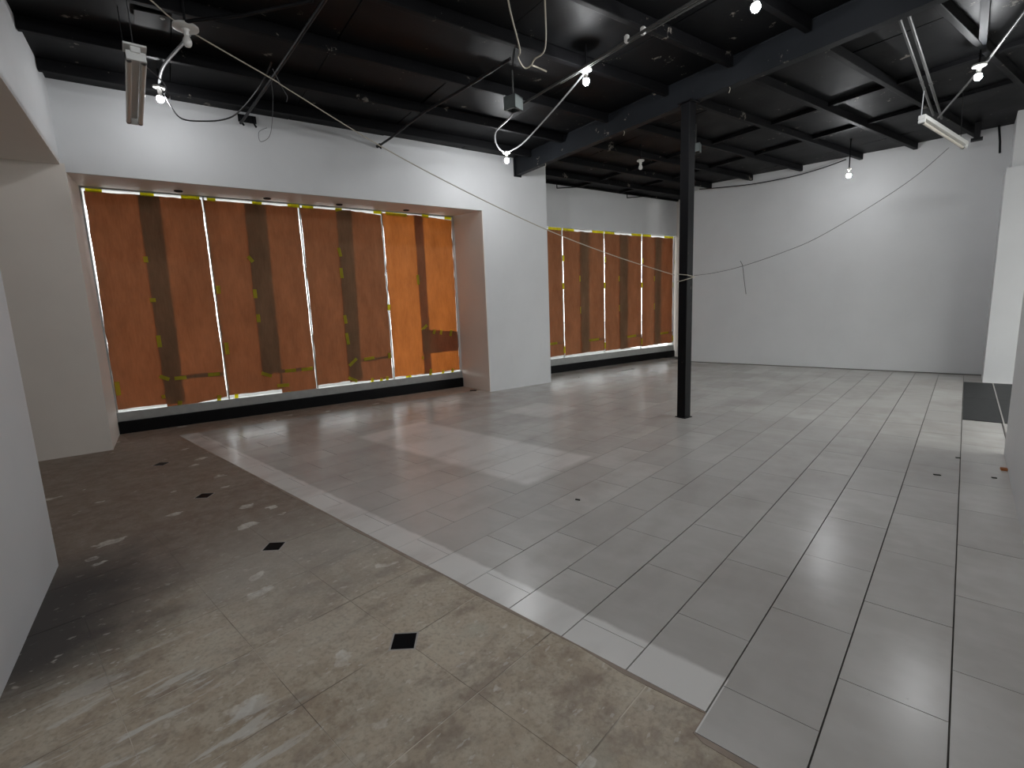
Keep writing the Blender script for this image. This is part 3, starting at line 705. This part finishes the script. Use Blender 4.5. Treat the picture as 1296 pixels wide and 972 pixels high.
thing('insulator_pair', G().lathe(W(4.01, 3.78, 3.478), prof, 12).lathe(W(4.03, 3.93, 3.478), prof, 12), 'ceramic', 'pair of small white insulators on the conduit near the middle', 'insulator')

def cable(pts, r, mat, label, cat='cable', nm='cable'):
    return thing(nm, G().tube(pts, r, 6), mat, label, cat)
cable([(-4.75, 5.15, 3.43), (-4.69, 4.99, 3.44), (-4.55, 4.78, 3.46), (-4.29, 4.54, 3.46), (-3.80, 4.25, 3.41), (-3.60, 4.08, 3.42)], .010, 'greycable', 'pale flex looping from the junction box down to the hanging bulb')
cable([(-4.71, 5.18, 3.43), (-4.40, 5.12, 3.45), (-3.96, 4.90, 3.48), (-3.37, 4.59, 3.53), (-2.80, 4.22, 3.53)], .009, 'greycable', 'pale flex from the middle bulb to the hanging bulb by the pier')
cable([(-5.82, 1.53, 3.55), (-5.80, 1.57, 3.42), (-5.74, 1.64, 3.295), (-5.62, 1.81, 3.28), (-5.47, 1.94, 3.29), (-5.24, 1.99, 3.31), (-4.70, 1.98, 3.36), (-4.47, 2.0, 3.48)], .007, 'cable', 'black cable sagging right from the leftmost lit bulb')
cable([(-4.3, 10.66, 3.655), (-4.04, 10.62, 3.62), (-3.27, 10.60, 3.55), (-2.58, 10.6, 3.55), (-2.08, 10.6, 3.60), (-1.71, 10.55, 3.66)], .010, 'cable', 'black cable sagging along the top of the back wall')
cable([(-4.57, 2.02, 3.42), (-4.575, 2.03, 3.27), (-4.58, 2.0, 3.04), (-4.60, 1.97, 2.92), (-4.62, 1.9, 2.87), (-4.63, 1.9, 2.95), (-4.60, 1.96, 2.99)], .0022, 'twine_dark', 'thin loose wire dangling over the large window', 'wire', 'wire')
cable([(-4.55, 2.04, 3.47), (-4.53, 2.10, 3.33), (-4.50, 2.12, 3.26), (-4.48, 2.10, 3.20)], .003, 'twine_dark', 'short curled wire end beside the thin dangling wire', 'wire', 'wire')
cable([(-2.35, 2.62, 3.72), (-2.49, 2.80, 3.47), (-2.86, 3.34, 3.46), (-2.95, 3.42, 3.45), (-3.02, 3.58, 3.44), (-2.97, 3.61, 3.45), (-2.90, 3.58, 3.47), (-2.72, 3.50, 3.47), (-2.3, 2.97, 3.47), (-2.2, 2.84, 3.72)], .006, 'string', 'loop of pale wire hanging from the ceiling at the top middle', 'wire', 'wire')
cable([(-2.96, 3.62, 3.45), (-2.96, 3.68, 3.455), (-2.93, 3.78, 3.44)], .007, 'string', 'short twisted pale wire end below the hanging wire loop', 'wire', 'wire')
# twine tied from the ceiling to the post and on to the batten
cable([(-4.42, .96, 3.72), (-4.45, 1.17, 3.63), (-4.48, 1.385, 3.53), (-4.49, 2.0, 3.36), (-4.475, 2.13, 3.305), (-4.31, 2.895, 2.965), (-3.98, 3.655, 2.60), (-3.49, 4.405, 2.205), (-2.98, 4.97, 1.90), (-2.47, 5.46, 1.655)], .0052, 'string', 'long pale twine slanting from the ceiling down to the black post', 'twine', 'twine')
pc = W(5.565, 3.255)
ring = lambda z0, dz: [(W(5.565 + a * .066, 3.255 + b * .066, z0 + dz * (a + b))) for a, b in ((-1, -1), (1, -1), (1, 1), (-1, 1), (-1, -1))]
thing('twine_knot', G().tube(ring(1.60, .012), .0045, 6, False).tube(ring(1.645, -.010), .0045, 6, False), 'string', 'pale twine wound round the black post', 'twine')
cable([(-2.295, 5.585, 1.64), (-2.18, 5.90, 1.67), (-1.98, 6.23, 1.74), (-1.68, 6.70, 1.89), (-1.38, 7.11, 2.07), (-.90, 7.73, 2.47), (-.57, 8.12, 2.78), (-.30, 8.42, 3.10)], .0036, 'twine_dark', 'thin dark twine rising from the post toward the askew batten', 'twine', 'twine')
cable([(-1.995, 6.19, 1.80), (-1.98, 6.20, 1.765), (-1.975, 6.215, 1.735), (-1.95, 6.205, 1.58), (-1.925, 6.21, 1.41)], .0036, 'twine_dark', 'short wire end dangling from the dark twine before the back wall', 'wire', 'wire')

# steel straps, brackets and plates
thing('steel_strap', G().obox((-.07, 6.35, 3.66), (.028, .0, 0), (0, .55, -.02), (0, 0, .003)), 'strap', 'pale metal strap under the ceiling above the bulb at the far right', 'strap')
hp = empty('drop_bracket', (-.06, 10.2, 3.50), 'black drop bracket hanging near the far right corner', 'bracket')
part('leg', G().box(-.10, -.03, 10.16, 10.22, 3.52, 3.737), 'blackpipe', hp); part('foot', G().box(-.13, .0, 10.14, 10.24, 3.49, 3.525), 'blackpipe', hp)
for s, nm in ((7.2, 'left'), (9.19, 'right')):
    e = empty('wall_bracket', W(s, -.87, 3.61), 'thin black wire bracket at the wall top over the farther window, %s one' % nm, 'bracket', 'wire brackets over the farther window')
    part('drop', G().tube([W(s, -.86, 3.737), W(s, -.86, 3.615)], .010, 6, False), 'blackpipe', e)
    part('arm', G().tube([W(s, -.86, 3.615), W(s + .75, -.86, 3.72)], .010, 6, False), 'blackpipe', e)
wb = empty('wall_hook', W(1.72, .02, 3.58), 'black twin hook at the top of the wall above the large window', 'hook')
part('plate', G().wbox(1.64, 1.83, .0, .02, 3.62, 3.70), 'blackpipe', wb)
for s in (1.67, 1.80): part('prong', G().tube([W(s, .02, 3.68), W(s, .06, 3.60), W(s + .02, .05, 3.57)], .011, 6), 'blackpipe', wb)
thing('pipe_stub', G().tube([W(3.30, .0, 3.585), W(3.30, .10, 3.58)], .022, 10, False).tube([W(3.30, .05, 3.58), W(3.335, .05, 3.55)], .012, 8, False), 'blackpipe', 'small black pipe stub on the wall above the large window', 'pipe')
ap = empty('access_plate', (-4.89, 1.28, 3.69), 'dark square metal plate on the ceiling left of the large white bulb holder', 'plate')
part('plate', G().prism([(-4.81, 1.15), (-4.74, 1.37), (-4.98, 1.41), (-5.03, 1.19)], 3.700, 3.712), 'plate', ap)
part('eyelet', G().lathe((-4.80, 1.33, 3.695), [(.012, 0), (.018, .004), (.012, .008)], 12), 'ceramic', ap)
sn = empty('wall_sensor', (-4.45, 10.70, 3.58), 'small white sensor at the top left corner of the back wall', 'sensor')
part('body', G().box(-4.49, -4.43, 10.70, 10.736, 3.56, 3.63), 'white_metal', sn); part('lens', G().lathe((-4.46, 10.69, 3.60), [(.02, 0), (.018, .015)], 12, (0, 1, 0)), 'scrap', sn)
part('arm', G().box(-4.50, -4.38, 10.705, 10.72, 3.64, 3.652), 'white_metal', sn)

# dark floor panel in the far right corner, threshold line, scraps
fp = empty('floor_panel', (.6, 8.4, 0), 'dark charcoal panel lying on the white tiles in the far right corner', 'floor panel')
for a, b in ((6.95, 8.38), (8.384, 9.84)):
    for c, d in ((.07, .372), (.385, 1.3)):
        part('slab', G().box(c, d, a, b, 0, .006), 'mat', fp)
thing('threshold_strip', G().box(.373, .384, 5.66, 9.86, 0, .008), 'grout', 'thin pale strip crossing the dark floor panel', 'strip')
thing('wood_scrap', G().obox((.31, 5.12, .008), (.018, .003, 0), (-.003, .022, 0), (0, 0, .008)), 'brown_block', 'small orange brown scrap at the foot of the right wall', 'scrap')
for x, y, l, nm in ((-.06, 4.71, .020, 'left'), (.25, 4.86, .012, 'right'), (.05, 5.30, .013, 'far')):
    thing('debris', G().obox((x, y, .003), (l, .004, 0), (-.003, .007, 0), (0, 0, .003)), 'scrap', 'tiny dark scrap on the white floor near the right wall, %s one of three' % nm, 'scrap', 'dark scraps on the white floor')
thing('debris', G().obox((-1.92, 2.71, .003), (.016, .006, 0), (-.004, .007, 0), (0, 0, .003)), 'scrap', 'tiny dark scrap on the white floor in the middle of the room', 'scrap')
thing('debris', G().obox(W(4.80, -.35, -.003), (.05, .02, 0), (-.008, .02, 0), (0, 0, .007)), 'scrap', 'small dark scrap on the floor inside the window recess by the pier', 'scrap')
